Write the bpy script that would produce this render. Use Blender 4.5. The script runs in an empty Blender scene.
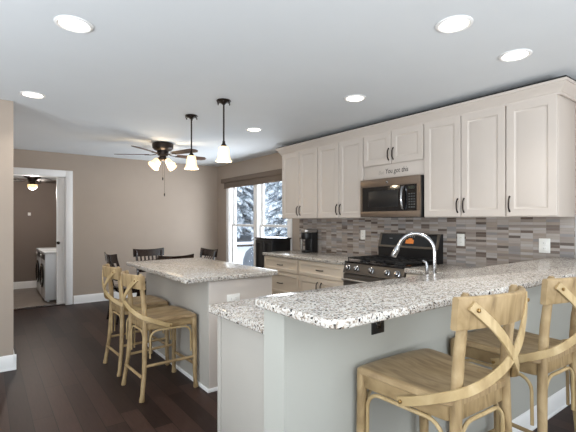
import bpy, bmesh, math, random
from mathutils import Vector, Matrix
random.seed(7)
R = math.radians
SC = bpy.context.scene
COL = SC.collection

# ------------------------------------------------------------------ camera
F_PX = 404.0
YAW = math.atan2(302.0, 404.0)
cam_d = bpy.data.cameras.new('camera'); cam = bpy.data.objects.new('camera', cam_d); COL.objects.link(cam)
cam_d.sensor_width = 36.0; cam_d.sensor_fit = 'HORIZONTAL'
cam_d.lens = F_PX / 576.0 * 36.0
cam_d.shift_y = 5.0 / 576.0
cam_d.clip_start = 0.05; cam_d.clip_end = 200
cam.location = (0, 0, 1.35); cam.rotation_euler = (R(90), 0, -YAW)
SC.camera = cam

# ------------------------------------------------------------------ world, exposure, daylight, added fill
SC.view_settings.view_transform = 'Standard'; SC.view_settings.look = 'None'
SC.view_settings.gamma = 1.0; SC.view_settings.use_curve_mapping = False
SC.view_settings.exposure = 0.16
w = bpy.data.worlds.new('overcast_sky'); SC.world = w; w.use_nodes = True
bg = w.node_tree.nodes['Background']
bg.inputs['Color'].default_value = (0.82, 0.91, 1.0, 1); bg.inputs['Strength'].default_value = 1.9

def area(name, loc, rot, sx, sy, power, color):
    l = bpy.data.lights.new(name, 'AREA'); l.shape = 'RECTANGLE'; l.size = sx; l.size_y = sy
    l.energy = power; l.color = color
    o = bpy.data.objects.new(name, l); COL.objects.link(o); o.location = loc; o.rotation_euler = rot
    return o
# added fill lamps by the unseen openings, tilted up to brighten the ceiling
area('fill_up_rear', (0.9, -2.7, 0.9), (R(171), 0, 0), 3.6, 1.6, 300, (0.91, 0.96, 1.0))
area('fill_up_side', (-2.6, 0.7, 1.0), (R(160), 0, R(-90)), 3.6, 1.5, 205, (0.91, 0.96, 1.0))
# daylight by the dining window
area('daylight_dining_window', (4.5, 5.9, 1.0), (R(108), 0, R(90)), 2.6, 1.9, 175, (0.86, 0.93, 1.0))

# ------------------------------------------------------------------ materials
def lin(c):
    def f(v):
        v /= 255.0
        return v / 12.92 if v <= 0.04045 else ((v + 0.055) / 1.055) ** 2.4
    return (f(c[0]), f(c[1]), f(c[2]), 1.0)

def mat(name, rgb, rough=0.5, metal=0.0, noise=0.0, nscale=8.0, emit=None, estr=0.0, coat=0.0, stretch=None, bump=0.0):
    m = bpy.data.materials.new(name); m.use_nodes = True
    nt = m.node_tree; b = nt.nodes['Principled BSDF']
    b.inputs['Roughness'].default_value = rough; b.inputs['Metallic'].default_value = metal
    b.inputs['Coat Weight'].default_value = coat
    c = lin(rgb)
    tc = nt.nodes.new('ShaderNodeTexCoord'); mp = nt.nodes.new('ShaderNodeMapping')
    if stretch: mp.inputs['Scale'].default_value = stretch
    nz = nt.nodes.new('ShaderNodeTexNoise'); nz.inputs['Scale'].default_value = nscale; nz.inputs['Detail'].default_value = 4
    rp = nt.nodes.new('ShaderNodeValToRGB')
    k = noise
    rp.color_ramp.elements[0].position = 0.3; rp.color_ramp.elements[1].position = 0.7
    rp.color_ramp.elements[0].color = tuple(v * (1 - k) for v in c[:3]) + (1,)
    rp.color_ramp.elements[1].color = tuple(min(1, v * (1 + k)) for v in c[:3]) + (1,)
    nt.links.new(tc.outputs['Object'], mp.inputs['Vector']); nt.links.new(mp.outputs[0], nz.inputs['Vector'])
    nt.links.new(nz.outputs['Fac'], rp.inputs['Fac']); nt.links.new(rp.outputs[0], b.inputs['Base Color'])
    if bump:
        bp = nt.nodes.new('ShaderNodeBump'); bp.inputs['Strength'].default_value = bump; bp.inputs['Distance'].default_value = 0.002
        nt.links.new(nz.outputs['Fac'], bp.inputs['Height']); nt.links.new(bp.outputs[0], b.inputs['Normal'])
    if emit:
        b.inputs['Emission Color'].default_value = lin(emit); b.inputs['Emission Strength'].default_value = estr
    return m

M = {}
M['ceiling'] = mat('ceiling_paint', (222, 226, 229), 0.9, noise=0.01, nscale=3)
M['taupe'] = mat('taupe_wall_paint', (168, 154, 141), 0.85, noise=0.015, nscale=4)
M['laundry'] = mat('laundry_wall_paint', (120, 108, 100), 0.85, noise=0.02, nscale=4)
M['greige'] = mat('greige_wall_paint', (177, 176, 168), 0.8, noise=0.01, nscale=4)
M['trim'] = mat('white_trim_paint', (238, 237, 236), 0.45, noise=0.01)
M['cab'] = mat('cream_cabinet_paint', (199, 189, 180), 0.42, noise=0.012, nscale=5)
M['cab_base'] = mat('cream_cabinet_paint_lower', (216, 202, 184), 0.42, noise=0.012, nscale=5)
M['bronze'] = mat('dark_bronze', (44, 36, 32), 0.4, 0.7, noise=0.1)
M['brass'] = mat('aged_brass', (150, 120, 74), 0.35, 0.8, noise=0.1)
M['black'] = mat('black_satin', (20, 20, 22), 0.35, noise=0.1)
M['blackgloss'] = mat('black_glass', (14, 14, 16), 0.08, noise=0.05, coat=0.4)
M['iron'] = mat('cast_iron', (24, 24, 25), 0.55, noise=0.2, nscale=60)
M['slate'] = mat('slate_steel', (128, 114, 102), 0.36, 0.75, noise=0.06, nscale=4, stretch=(1, 1, 40))
M['range_slate'] = mat('dark_slate_steel', (102, 97, 92), 0.34, 0.75, noise=0.06, nscale=4, stretch=(1, 1, 40))
M['chrome'] = mat('chrome', (172, 172, 174), 0.14, 1.0, noise=0.02)
M['steel'] = mat('brushed_steel', (176, 172, 168), 0.3, 0.9, noise=0.05, nscale=6, stretch=(1, 1, 30))
M['white_plastic'] = mat('white_plastic', (236, 234, 228), 0.4, noise=0.01)
M['enamel'] = mat('white_enamel', (224, 228, 232), 0.25, noise=0.01)
M['shade'] = mat('taupe_shade_fabric', (112, 98, 86), 0.9, noise=0.06, nscale=90)
M['espresso'] = mat('espresso_wood', (42, 28, 23), 0.16, noise=0.25, nscale=12, stretch=(1, 8, 1), coat=0.3)
M['blade'] = mat('brown_fan_blade', (82, 58, 44), 0.4, noise=0.2, nscale=10)
M['snow'] = mat('snow', (238, 242, 248), 0.8, noise=0.05, nscale=2)
M['bark'] = mat('bark', (70, 62, 56), 0.9, noise=0.3, nscale=12)
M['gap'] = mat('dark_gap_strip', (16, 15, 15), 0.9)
M['panel'] = mat('greige_panel_paint', (181, 176, 168), 0.5, noise=0.01, nscale=4)
M['bulb'] = mat('lit_lamp_lens', (255, 250, 240), 0.5, emit=(255, 244, 226), estr=6.0)
M['display'] = mat('lit_clock_display', (40, 20, 10), 0.4, emit=(255, 150, 70), estr=0.5)
M['tarp'] = mat('grey_blue_cover', (96, 108, 122), 0.7, noise=0.08)
M['letter'] = mat('black_vinyl', (40, 37, 36), 0.5)
M['letter_grey'] = mat('grey_vinyl', (166, 158, 150), 0.4)
M['tilefloor'] = mat('grey_tile', (132, 122, 114), 0.45, noise=0.12, nscale=5)

def frosted():
    m = mat('frosted_amber_glass', (255, 236, 205), 0.5, noise=0.06, nscale=22, emit=(255, 216, 160), estr=1.1)
    return m
M['glassshade'] = frosted()

def wood_mat(name, dark, mid, light, rough=0.5):
    m = bpy.data.materials.new(name); m.use_nodes = True; nt = m.node_tree; b = nt.nodes['Principled BSDF']
    tc = nt.nodes.new('ShaderNodeTexCoord'); mp = nt.nodes.new('ShaderNodeMapping'); mp.inputs['Scale'].default_value = (14, 3.0, 3.5)
    nz = nt.nodes.new('ShaderNodeTexNoise'); nz.inputs['Scale'].default_value = 2.2; nz.inputs['Detail'].default_value = 6; nz.inputs['Distortion'].default_value = 0.8
    rp = nt.nodes.new('ShaderNodeValToRGB'); e = rp.color_ramp.elements
    e[0].position = 0.28; e[0].color = lin(dark); e[1].position = 0.75; e[1].color = lin(light)
    n = e.new(0.5); n.color = lin(mid)
    nt.links.new(tc.outputs['Object'], mp.inputs[0]); nt.links.new(mp.outputs[0], nz.inputs['Vector'])
    nt.links.new(nz.outputs['Fac'], rp.inputs[0]); nt.links.new(rp.outputs[0], b.inputs['Base Color'])
    b.inputs['Roughness'].default_value = rough
    return m
M['oak'] = wood_mat('weathered_oak', (123, 100, 67), (160, 135, 97), (184, 159, 121))
M['oakseat'] = wood_mat('weathered_oak_seat', (128, 104, 74), (162, 137, 101), (186, 161, 124), 0.42)
M['oakpale'] = wood_mat('pale_bentwood', (156, 130, 90), (178, 153, 110), (196, 172, 132))

def granite():
    m = bpy.data.materials.new('speckled_granite'); m.use_nodes = True; nt = m.node_tree; b = nt.nodes['Principled BSDF']
    tc = nt.nodes.new('ShaderNodeTexCoord')
    nz = nt.nodes.new('ShaderNodeTexNoise'); nz.inputs['Scale'].default_value = 60; nz.inputs['Detail'].default_value = 2
    mx = nt.nodes.new('ShaderNodeMixRGB'); mx.inputs[0].default_value = 0.018
    nt.links.new(tc.outputs['Object'], nz.inputs['Vector']); nt.links.new(tc.outputs['Object'], mx.inputs[1]); nt.links.new(nz.outputs['Color'], mx.inputs[2])
    def layer(scale, stops):
        v = nt.nodes.new('ShaderNodeTexVoronoi'); v.inputs['Scale'].default_value = scale
        nt.links.new(mx.outputs[0], v.inputs['Vector'])
        s = nt.nodes.new('ShaderNodeSeparateColor'); nt.links.new(v.outputs['Color'], s.inputs[0])
        rp = nt.nodes.new('ShaderNodeValToRGB'); rp.color_ramp.interpolation = 'CONSTANT'
        e = rp.color_ramp.elements
        e[0].position = 0; e[0].color = lin(stops[0][1]); e[1].position = stops[1][0]; e[1].color = lin(stops[1][1])
        for p, c in stops[2:]:
            n = e.new(p); n.color = lin(c)
        nt.links.new(s.outputs[0], rp.inputs[0])
        return rp, s
    a, sa = layer(150, [(0, (210, 205, 198)), (0.30, (198, 189, 179)), (0.52, (172, 159, 146)), (0.7, (146, 131, 117)), (0.79, (220, 217, 212)), (0.87, (102, 94, 88)), (0.93, (42, 40, 42))])
    c, sc_ = layer(205, [(0, (212, 208, 201)), (0.42, (188, 179, 169)), (0.64, (154, 141, 128)), (0.78, (118, 108, 100)), (0.86, (48, 45, 45)), (0.945, (214, 210, 205))])
    mix = nt.nodes.new('ShaderNodeMixRGB')
    mm = nt.nodes.new('ShaderNodeMath'); mm.operation = 'GREATER_THAN'; mm.inputs[1].default_value = 0.5
    nt.links.new(sa.outputs[1], mm.inputs[0]); nt.links.new(mm.outputs[0], mix.inputs[0])
    nt.links.new(a.outputs[0], mix.inputs[1]); nt.links.new(c.outputs[0], mix.inputs[2])
    nt.links.new(mix.outputs[0], b.inputs['Base Color'])
    b.inputs['Roughness'].default_value = 0.16
    return m
M['granite'] = granite()

def mnode(nt, op, a, bb=None, v=None):
    n = nt.nodes.new('ShaderNodeMath'); n.operation = op
    nt.links.new(a, n.inputs[0])
    if bb is not None: nt.links.new(bb, n.inputs[1])
    if v is not None: n.inputs[1].default_value = v
    return n.outputs[0]

def floor_mat():
    m = bpy.data.materials.new('dark_hardwood'); m.use_nodes = True; nt = m.node_tree; b = nt.nodes['Principled BSDF']
    tc = nt.nodes.new('ShaderNodeTexCoord'); sp = nt.nodes.new('ShaderNodeSeparateXYZ'); nt.links.new(tc.outputs['Object'], sp.inputs[0])
    u = mnode(nt, 'DIVIDE', sp.outputs['X'], v=0.125); row = mnode(nt, 'FLOOR', u)
    wn = nt.nodes.new('ShaderNodeTexWhiteNoise'); wn.noise_dimensions = '1D'; nt.links.new(row, wn.inputs['W'])
    off = mnode(nt, 'MULTIPLY', wn.outputs['Value'], v=5.0)
    vv = mnode(nt, 'DIVIDE', sp.outputs['Y'], v=1.25); vv = mnode(nt, 'ADD', vv, off); colu = mnode(nt, 'FLOOR', vv)
    cb = nt.nodes.new('ShaderNodeCombineXYZ'); nt.links.new(row, cb.inputs[0]); nt.links.new(colu, cb.inputs[1])
    w2 = nt.nodes.new('ShaderNodeTexWhiteNoise'); w2.noise_dimensions = '3D'; nt.links.new(cb.outputs[0], w2.inputs['Vector'])
    rp = nt.nodes.new('ShaderNodeValToRGB'); e = rp.color_ramp.elements
    e[0].color = lin((38, 26, 23)); e[1].color = lin((66, 48, 42)); nt.links.new(w2.outputs['Value'], rp.inputs[0])
    mp = nt.nodes.new('ShaderNodeMapping'); mp.inputs['Scale'].default_value = (30, 2.2, 1); nt.links.new(tc.outputs['Object'], mp.inputs[0])
    nz = nt.nodes.new('ShaderNodeTexNoise'); nz.inputs['Scale'].default_value = 3; nz.inputs['Detail'].default_value = 6; nt.links.new(mp.outputs[0], nz.inputs['Vector'])
    g = nt.nodes.new('ShaderNodeValToRGB'); g.color_ramp.elements[0].color = (0.62, 0.62, 0.62, 1); g.color_ramp.elements[1].color = (1.25, 1.22, 1.2, 1)
    nt.links.new(nz.outputs['Fac'], g.inputs[0])
    mu = nt.nodes.new('ShaderNodeMixRGB'); mu.blend_type = 'MULTIPLY'; mu.inputs[0].default_value = 1
    nt.links.new(rp.outputs[0], mu.inputs[1]); nt.links.new(g.outputs[0], mu.inputs[2])
    fr = mnode(nt, 'FRACT', u); ed = mnode(nt, 'LESS_THAN', fr, v=0.035)
    fr2 = mnode(nt, 'FRACT', vv); ed2 = mnode(nt, 'LESS_THAN', fr2, v=0.004); ed = mnode(nt, 'MAXIMUM', ed, ed2)
    mg = nt.nodes.new('ShaderNodeMixRGB'); nt.links.new(ed, mg.inputs[0]); nt.links.new(mu.outputs[0], mg.inputs[1]); mg.inputs[2].default_value = lin((24, 16, 14))
    nt.links.new(mg.outputs[0], b.inputs['Base Color'])
    b.inputs['Roughness'].default_value = 0.44
    b.inputs['Specular IOR Level'].default_value = 0.2
    bp = nt.nodes.new('ShaderNodeBump'); bp.inputs['Strength'].default_value = 0.15; bp.inputs['Distance'].default_value = 0.002
    nt.links.new(nz.outputs['Fac'], bp.inputs['Height']); nt.links.new(bp.outputs[0], b.inputs['Normal'])
    return m
M['floor'] = floor_mat()

def tile_mat():
    m = bpy.data.materials.new('linear_mosaic_tile'); m.use_nodes = True; nt = m.node_tree; b = nt.nodes['Principled BSDF']
    tc = nt.nodes.new('ShaderNodeTexCoord'); sp = nt.nodes.new('ShaderNodeSeparateXYZ'); nt.links.new(tc.outputs['Object'], sp.inputs[0])
    u = mnode(nt, 'DIVIDE', sp.outputs['Y'], v=0.1); v = mnode(nt, 'DIVIDE', sp.outputs['Z'], v=0.0235)
    cu = mnode(nt, 'FLOOR', u); cv = mnode(nt, 'FLOOR', v)
    cb = nt.nodes.new('ShaderNodeCombineXYZ'); nt.links.new(cu, cb.inputs[0]); nt.links.new(cv, cb.inputs[1])
    wn = nt.nodes.new('ShaderNodeTexWhiteNoise'); wn.noise_dimensions = '3D'; nt.links.new(cb.outputs[0], wn.inputs['Vector'])
    rp = nt.nodes.new('ShaderNodeValToRGB'); rp.color_ramp.interpolation = 'CONSTANT'; e = rp.color_ramp.elements
    e[0].position = 0; e[0].color = lin((164, 154, 146)); e[1].position = 0.24; e[1].color = lin((144, 132, 124))
    for p, c in [(0.44, (174, 166, 161)), (0.6, (156, 143, 132)), (0.72, (142, 137, 135)), (0.84, (112, 98, 90)), (0.93, (94, 81, 73))]:
        n = e.new(p); n.color = lin(c)
    nt.links.new(wn.outputs['Value'], rp.inputs[0])
    mp = nt.nodes.new('ShaderNodeMapping'); mp.inputs['Scale'].default_value = (1, 6, 130); nt.links.new(tc.outputs['Object'], mp.inputs[0])
    nz = nt.nodes.new('ShaderNodeTexNoise'); nz.inputs['Scale'].default_value = 1.5; nz.inputs['Detail'].default_value = 3; nt.links.new(mp.outputs[0], nz.inputs['Vector'])
    g = nt.nodes.new('ShaderNodeValToRGB'); g.color_ramp.elements[0].color = (0.78, 0.78, 0.78, 1); g.color_ramp.elements[1].color = (1.18, 1.18, 1.18, 1); nt.links.new(nz.outputs['Fac'], g.inputs[0])
    mu = nt.nodes.new('ShaderNodeMixRGB'); mu.blend_type = 'MULTIPLY'; mu.inputs[0].default_value = 1
    nt.links.new(rp.outputs[0], mu.inputs[1]); nt.links.new(g.outputs[0], mu.inputs[2])
    a1 = mnode(nt, 'LESS_THAN', mnode(nt, 'FRACT', u), v=0.02); a2 = mnode(nt, 'LESS_THAN', mnode(nt, 'FRACT', v), v=0.07)
    ed = mnode(nt, 'MAXIMUM', a1, a2)
    mg = nt.nodes.new('ShaderNodeMixRGB'); nt.links.new(ed, mg.inputs[0]); nt.links.new(mu.outputs[0], mg.inputs[1]); mg.inputs[2].default_value = lin((146, 138, 130))
    nt.links.new(mg.outputs[0], b.inputs['Base Color'])
    rr = nt.nodes.new('ShaderNodeMapRange'); rr.inputs['To Min'].default_value = 0.12; rr.inputs['To Max'].default_value = 0.5
    sc = nt.nodes.new('ShaderNodeSeparateColor'); nt.links.new(wn.outputs['Color'], sc.inputs[0]); nt.links.new(sc.outputs[1], rr.inputs['Value'])
    nt.links.new(rr.outputs[0], b.inputs['Roughness'])
    return m
M['tile'] = tile_mat()

def needle_mat():
    m = bpy.data.materials.new('snowy_needles'); m.use_nodes = True; nt = m.node_tree; b = nt.nodes['Principled BSDF']
    tc = nt.nodes.new('ShaderNodeTexCoord')
    nz = nt.nodes.new('ShaderNodeTexNoise'); nz.inputs['Scale'].default_value = 7; nz.inputs['Detail'].default_value = 5
    nt.links.new(tc.outputs['Object'], nz.inputs['Vector'])
    rp = nt.nodes.new('ShaderNodeValToRGB'); e = rp.color_ramp.elements
    e[0].position = 0.42; e[0].color = lin((142, 155, 163)); e[1].position = 0.55; e[1].color = lin((236, 242, 250))
    nt.links.new(nz.outputs['Fac'], rp.inputs[0]); nt.links.new(rp.outputs[0], b.inputs['Base Color']); b.inputs['Roughness'].default_value = 0.8
    return m
M['needles'] = needle_mat()

def glass_mat():
    m = bpy.data.materials.new('window_glass'); m.use_nodes = True; nt = m.node_tree
    for n in list(nt.nodes): nt.nodes.remove(n)
    out = nt.nodes.new('ShaderNodeOutputMaterial'); tr = nt.nodes.new('ShaderNodeBsdfTransparent'); gl = nt.nodes.new('ShaderNodeBsdfGlossy')
    gl.inputs['Roughness'].default_value = 0.02
    mx = nt.nodes.new('ShaderNodeMixShader'); mx.inputs[0].default_value = 0.06
    nt.links.new(tr.outputs[0], mx.inputs[1]); nt.links.new(gl.outputs[0], mx.inputs[2]); nt.links.new(mx.outputs[0], out.inputs[0])
    return m
M['glass'] = glass_mat()

# ------------------------------------------------------------------ mesh helpers
class MB:
    """collects shapes and links them as one mesh object"""
    def __init__(s): s.bm = bmesh.new()
    def _merge(s, t):
        me = bpy.data.meshes.new('tmp'); t.to_mesh(me); t.free(); s.bm.from_mesh(me); bpy.data.meshes.remove(me)
    def box(s, x0, x1, y0, y1, z0, z1, bev=0.0, seg=2):
        t = bmesh.new(); bmesh.ops.create_cube(t, size=1)
        for v in t.verts:
            v.co = Vector((x0 + (v.co.x + .5) * (x1 - x0), y0 + (v.co.y + .5) * (y1 - y0), z0 + (v.co.z + .5) * (z1 - z0)))
        if bev: bmesh.ops.bevel(t, geom=t.edges[:], offset=bev, segments=seg, affect='EDGES', profile=0.5)
        s._merge(t); return s
    def prism(s, poly, z0, z1, bev=0.0, axis='z', flat=None):
        """poly in (a,b); extruded along axis"""
        t = bmesh.new()
        def P(a, b, c): return {'z': (a, b, c), 'y': (a, c, b), 'x': (c, a, b)}[axis]
        lo = [t.verts.new(P(a, b, z0)) for a, b in poly]; hi = [t.verts.new(P(a, b, z1)) for a, b in poly]
        t.faces.new(lo[::-1]); t.faces.new(hi); n = len(poly)
        for i in range(n): t.faces.new((lo[i], lo[(i + 1) % n], hi[(i + 1) % n], hi[i]))
        bmesh.ops.recalc_face_normals(t, faces=t.faces[:])
        if bev:
            ed = [e for e in t.edges if all(v in hi for v in e.verts) or all(v in lo for v in e.verts)]
            bmesh.ops.bevel(t, geom=ed, offset=bev, segments=3, affect='EDGES', profile=0.5)
        s._merge(t); return s
    def rings(s, rings, cap0=True, cap1=True):
        t = bmesh.new(); rv = [[t.verts.new(p) for p in r] for r in rings]; n = len(rings[0])
        for a, b in zip(rv, rv[1:]):
            for i in range(n):
                t.faces.new((a[i], a[(i + 1) % n], b[(i + 1) % n], b[i]))
        if cap0: t.faces.new(rv[0][::-1])
        if cap1: t.faces.new(rv[-1])
        bmesh.ops.recalc_face_normals(t, faces=t.faces[:])
        s._merge(t); return s
    def lathe(s, prof, cx, cy, seg=24, axis=None, org=None):
        """prof: (r, z) pairs about the vertical through (cx,cy), or about an axis direction from org"""
        rr = []
        for r, z in prof:
            ring = []
            for i in range(seg):
                a = 2 * math.pi * i / seg
                ring.append(Vector((max(r, 1e-4) * math.cos(a), max(r, 1e-4) * math.sin(a), z)))
            rr.append(ring)
        if axis is not None:
            q = Vector((0, 0, 1)).rotation_difference(Vector(axis).normalized()).to_matrix()
            rr = [[q @ p + Vector(org) for p in r] for r in rr]
        else:
            rr = [[p + Vector((cx, cy, 0)) for p in r] for r in rr]
        return s.rings(rr)
    def tube(s, pts, r, seg=10):
        pts = [Vector(p) for p in pts]; rad = r if isinstance(r, (list, tuple)) else [r] * len(pts)
        rr = []; N = None
        for i, p in enumerate(pts):
            T = (pts[min(i + 1, len(pts) - 1)] - pts[max(i - 1, 0)]).normalized()
            if N is None:
                N = T.orthogonal().normalized()
            else:
                N = (N - T * N.dot(T)).normalized()
            B = T.cross(N)
            rr.append([p + (N * math.cos(2 * math.pi * k / seg) + B * math.sin(2 * math.pi * k / seg)) * rad[i] for k in range(seg)])
        return s.rings(rr)
    def strap(s, pts, nrm, wd, th):
        """flat band along pts; nrm = outward face normal per point"""
        pts = [Vector(p) for p in pts]; rr = []
        for i, p in enumerate(pts):
            T = (pts[min(i + 1, len(pts) - 1)] - pts[max(i - 1, 0)]).normalized()
            N = Vector(nrm[i]); N = (N - T * N.dot(T)).normalized(); B = T.cross(N)
            w2, t2 = wd / 2, th / 2; c = 0.3
            prof = [(-w2, -t2 * c), (-w2 * .9, -t2), (w2 * .9, -t2), (w2, -t2 * c), (w2, t2 * c), (w2 * .9, t2), (-w2 * .9, t2), (-w2, t2 * c)]
            rr.append([p + B * a + N * b for a, b in prof])
        return s.rings(rr)
    def build(s, name, m, parent=None, root_off=None, kind=None, smooth=35):
        me = bpy.data.meshes.new(name)
        off = Vector(root_off) if root_off is not None else None
        if off is None:
            off = Vector((0, 0, 0)); p = parent
            while p is not None: off += p.location; p = p.parent
        for v in s.bm.verts: v.co -= off
        s.bm.to_mesh(me); s.bm.free(); me.materials.append(M[m] if isinstance(m, str) else m)
        if smooth:
            me.shade_smooth(); me.set_sharp_from_angle(angle=R(smooth))
        o = bpy.data.objects.new(name, me); COL.objects.link(o)
        if parent is not None: o.parent = parent
        if kind: o['kind'] = kind
        return o

def tag(o, label, cat, group=None, kind=None):
    o['label'] = label; o['category'] = cat
    if group: o['group'] = group
    if kind: o['kind'] = kind
    return o

def thing(name, label, cat, loc, group=None):
    o = bpy.data.objects.new(name, None); o.empty_display_size = 0.1; COL.objects.link(o); o.location = loc
    return tag(o, label, cat, group)

def origin_to(o, loc):
    """put a single-mesh thing's origin at loc without moving it"""
    d = Vector(loc) - o.location
    for v in o.data.vertices: v.co -= d
    o.location = loc
    return o

def dup(root, loc, rotz, label, group=None):
    r = root.copy(); COL.objects.link(r); r.location = loc; r.rotation_euler = (0, 0, rotz); r['label'] = label
    if group: r['group'] = group
    for ch in [c for c in bpy.data.objects if c.parent == root]:
        c = ch.copy(); COL.objects.link(c); c.parent = r
        for g in [k for k in bpy.data.objects if k.parent == ch]:
            d = g.copy(); COL.objects.link(d); d.parent = c
    return r

def arc(cx, cy, r, a0, a1, n=6):
    return [(cx + r * math.cos(R(a0 + (a1 - a0) * i / n)), cy + r * math.sin(R(a0 + (a1 - a0) * i / n))) for i in range(n + 1)]
def round_rect(x0, x1, y0, y1, r):
    """r = radii of corners (x0y0, x1y0, x1y1, x0y1)"""
    p = []
    for (cx, cy, rr, a) in ((x0, y0, r[0], 180), (x1, y0, r[1], 270), (x1, y1, r[2], 0), (x0, y1, r[3], 90)):
        if rr <= 0: p.append((cx, cy)); continue
        sx = 1 if cx == x0 else -1; sy = 1 if cy == y0 else -1
        p += arc(cx + sx * rr, cy + sy * rr, rr, a, a + 90)
    return p

# ------------------------------------------------------------------ the setting
H = 2.44
XR, YB = 3.73, 7.35          # kitchen / window wall, dining room back wall
XL, YF = -3.0, -3.0
DX0, DX1, DZ = 0.27, 1.03, 2.065   # laundry doorway
LY = 9.65                    # laundry back wall
WY0, WY1, WZ0, WZ1 = 4.98, 6.86, 0.46, 2.06   # window opening

MB().box(XL - .12, XR + .14, YF - .12, YB + .12, -0.08, 0).build('floor', 'floor', kind='structure', smooth=0)
MB().box(XL - .12, XR + .14, YF - .12, YB + .12, H, H + .1).build('ceiling', 'ceiling', kind='structure', smooth=0)
b = MB(); b.box(XL, DX0, YB, YB + .12, 0, H); b.box(DX1, XR + .14, YB, YB + .12, 0, H); b.box(DX0, DX1, YB, YB + .12, DZ, H)
b.build('wall_back', 'taupe', kind='structure', smooth=0)
b = MB(); b.box(XR, XR + .14, YF, WY0, 0, H); b.box(XR, XR + .14, WY1, YB, 0, H)
b.box(XR, XR + .14, WY0, WY1, 0, WZ0); b.box(XR, XR + .14, WY0, WY1, WZ1, H)
b.build('wall_right', 'taupe', kind='structure', smooth=0)
# the stub that ends at the left of the picture, and the hall side behind it
b = MB(); b.box(XL, 0.20, 4.44, 4.58, 0, H); b.box(0.06, 0.20, 4.58, YB, 0, H)
b.build('wall_left', 'taupe', kind='structure', smooth=0)
# walls behind the camera; wide unglazed openings added to let sky light in
b = MB(); b.box(XL, -1.7, YF - .12, YF, 0, H); b.box(2.9, XR, YF - .12, YF, 0, H); b.box(-1.7, 2.9, YF - .12, YF, 2.3, H)
b.build('wall_front', 'greige', kind='structure', smooth=0)
b = MB(); b.box(XL - .12, XL, YF, -1.2, 0, H); b.box(XL - .12, XL, 2.6, 4.58, 0, H); b.box(XL - .12, XL, -1.2, 2.6, 0, 0.4); b.box(XL - .12, XL, -1.2, 2.6, 2.3, H)
b.build('wall_side', 'greige', kind='structure', smooth=0)

# baseboards
def baseboard(name, axis, a0, a1, face, sgn, h=0.135):
    """profile run along axis with its back on 'face'; sgn = direction it projects"""
    prof = [(0, 0), (.02, 0), (.02, .012), (.016, .02), (.016, h - .035), (.012, h - .022), (.009, h - .008), (.004, h), (0, h)]
    b = MB()
    if axis == 'x': b.prism([(face + sgn * p, z) for p, z in prof], a0, a1, axis='x')
    else: b.prism([(face + sgn * p, z) for p, z in prof], a0, a1, axis='y')
    return b.build(name, 'trim', kind='structure', smooth=20)
baseboard('baseboard_back', 'x', DX1 + .11, XR, YB, -1)
baseboard('baseboard_left', 'x', XL, 0.222, 4.44, -1)
baseboard('baseboard_stub', 'y', 4.418, YB - .01, 0.20, 1)
baseboard('baseboard_right', 'y', 5.36, YB, XR, -1)

# laundry room seen by the doorway
MB().box(-0.6, 2.4, YB + .12, LY, -0.08, 0).build('floor_laundry', 'tilefloor', kind='structure', smooth=0)
MB().box(-0.6, 2.4, YB + .12, LY, 2.2, 2.28).build('ceiling_laundry', 'ceiling', kind='structure', smooth=0)
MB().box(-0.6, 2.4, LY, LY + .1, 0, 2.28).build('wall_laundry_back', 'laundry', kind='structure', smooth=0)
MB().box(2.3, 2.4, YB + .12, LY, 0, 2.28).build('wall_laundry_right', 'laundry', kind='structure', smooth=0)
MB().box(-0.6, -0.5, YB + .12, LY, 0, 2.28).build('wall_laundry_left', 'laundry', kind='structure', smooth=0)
baseboard('baseboard_laundry', 'x', -0.5, 2.3, LY, -1, 0.14)
MB().box(DX0, DX1, YB + .0, YB + .12, 0, 0.012, .004).build('trim_threshold', 'espresso', kind='structure')

# doorway casing
b = MB(); cw, ct = 0.095, 0.02
b.box(DX0 - .001, DX0 + .012, YB, YB + .12, 0, DZ); b.box(DX1 - .012, DX1 + .001, YB, YB + .12, 0, DZ); b.box(DX0, DX1, YB, YB + .12, DZ - .012, DZ + .001)
b.box(DX1 - .006, DX1 + cw, YB - ct, YB + .001, 0, DZ + cw, .005); b.box(0.222, DX0 + .006, YB - ct, YB + .001, 0, DZ + cw, .005)
b.box(DX0, DX1, YB - ct, YB + .001, DZ - .006, DZ + cw, .005)
b.build('trim_1', 'trim', kind='structure')

# ------------------------------------------------------------------ panelled doors / handles on a plane
def mapper(plane, sgn, pos):
    """(u, v, d) -> world; d runs outward from the plane"""
    if plane == 'x': return lambda u, v, d: (pos + sgn * d, u, v)
    return lambda u, v, d: (u, pos + sgn * d, v)
def panel(b, mp, u0, u1, v0, v1, th=0.02, fw=0.058, raised=True):
    def ring(i, d): return [mp(u0 + i, v0 + i, d), mp(u1 - i, v0 + i, d), mp(u1 - i, v1 - i, d), mp(u0 + i, v1 - i, d)]
    rs = [ring(0, 0), ring(0, th - .003), ring(.003, th), ring(fw, th), ring(fw + .007, th - .007), ring(fw + .012, th - .0085)]
    if raised: rs += [ring(fw + .016, th - .0085), ring(fw + .034, th - .003), ring(fw + .037, th - .0025)]
    b.rings(rs); return b
def pull(b, mp, u, v, L, vert, th=0.02, rise=0.024, r=0.0046):
    pts = []; rad = []
    n = 14
    for i in range(n + 1):
        t = i / n; s = (t - .5) * L
        d = th - .002 + rise * min(1, (math.sin(math.pi * t) * 1.35)) ** .8 if 0 < t < 1 else th - .002
        pts.append(mp(u, v + s, d) if vert else mp(u + s, v, d)); rad.append(r * (1.5 if i in (0, 1, n - 1, n) else (1.0 + .35 * math.sin(math.pi * t))))
    b.tube(pts, rad, 8); return b

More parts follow.
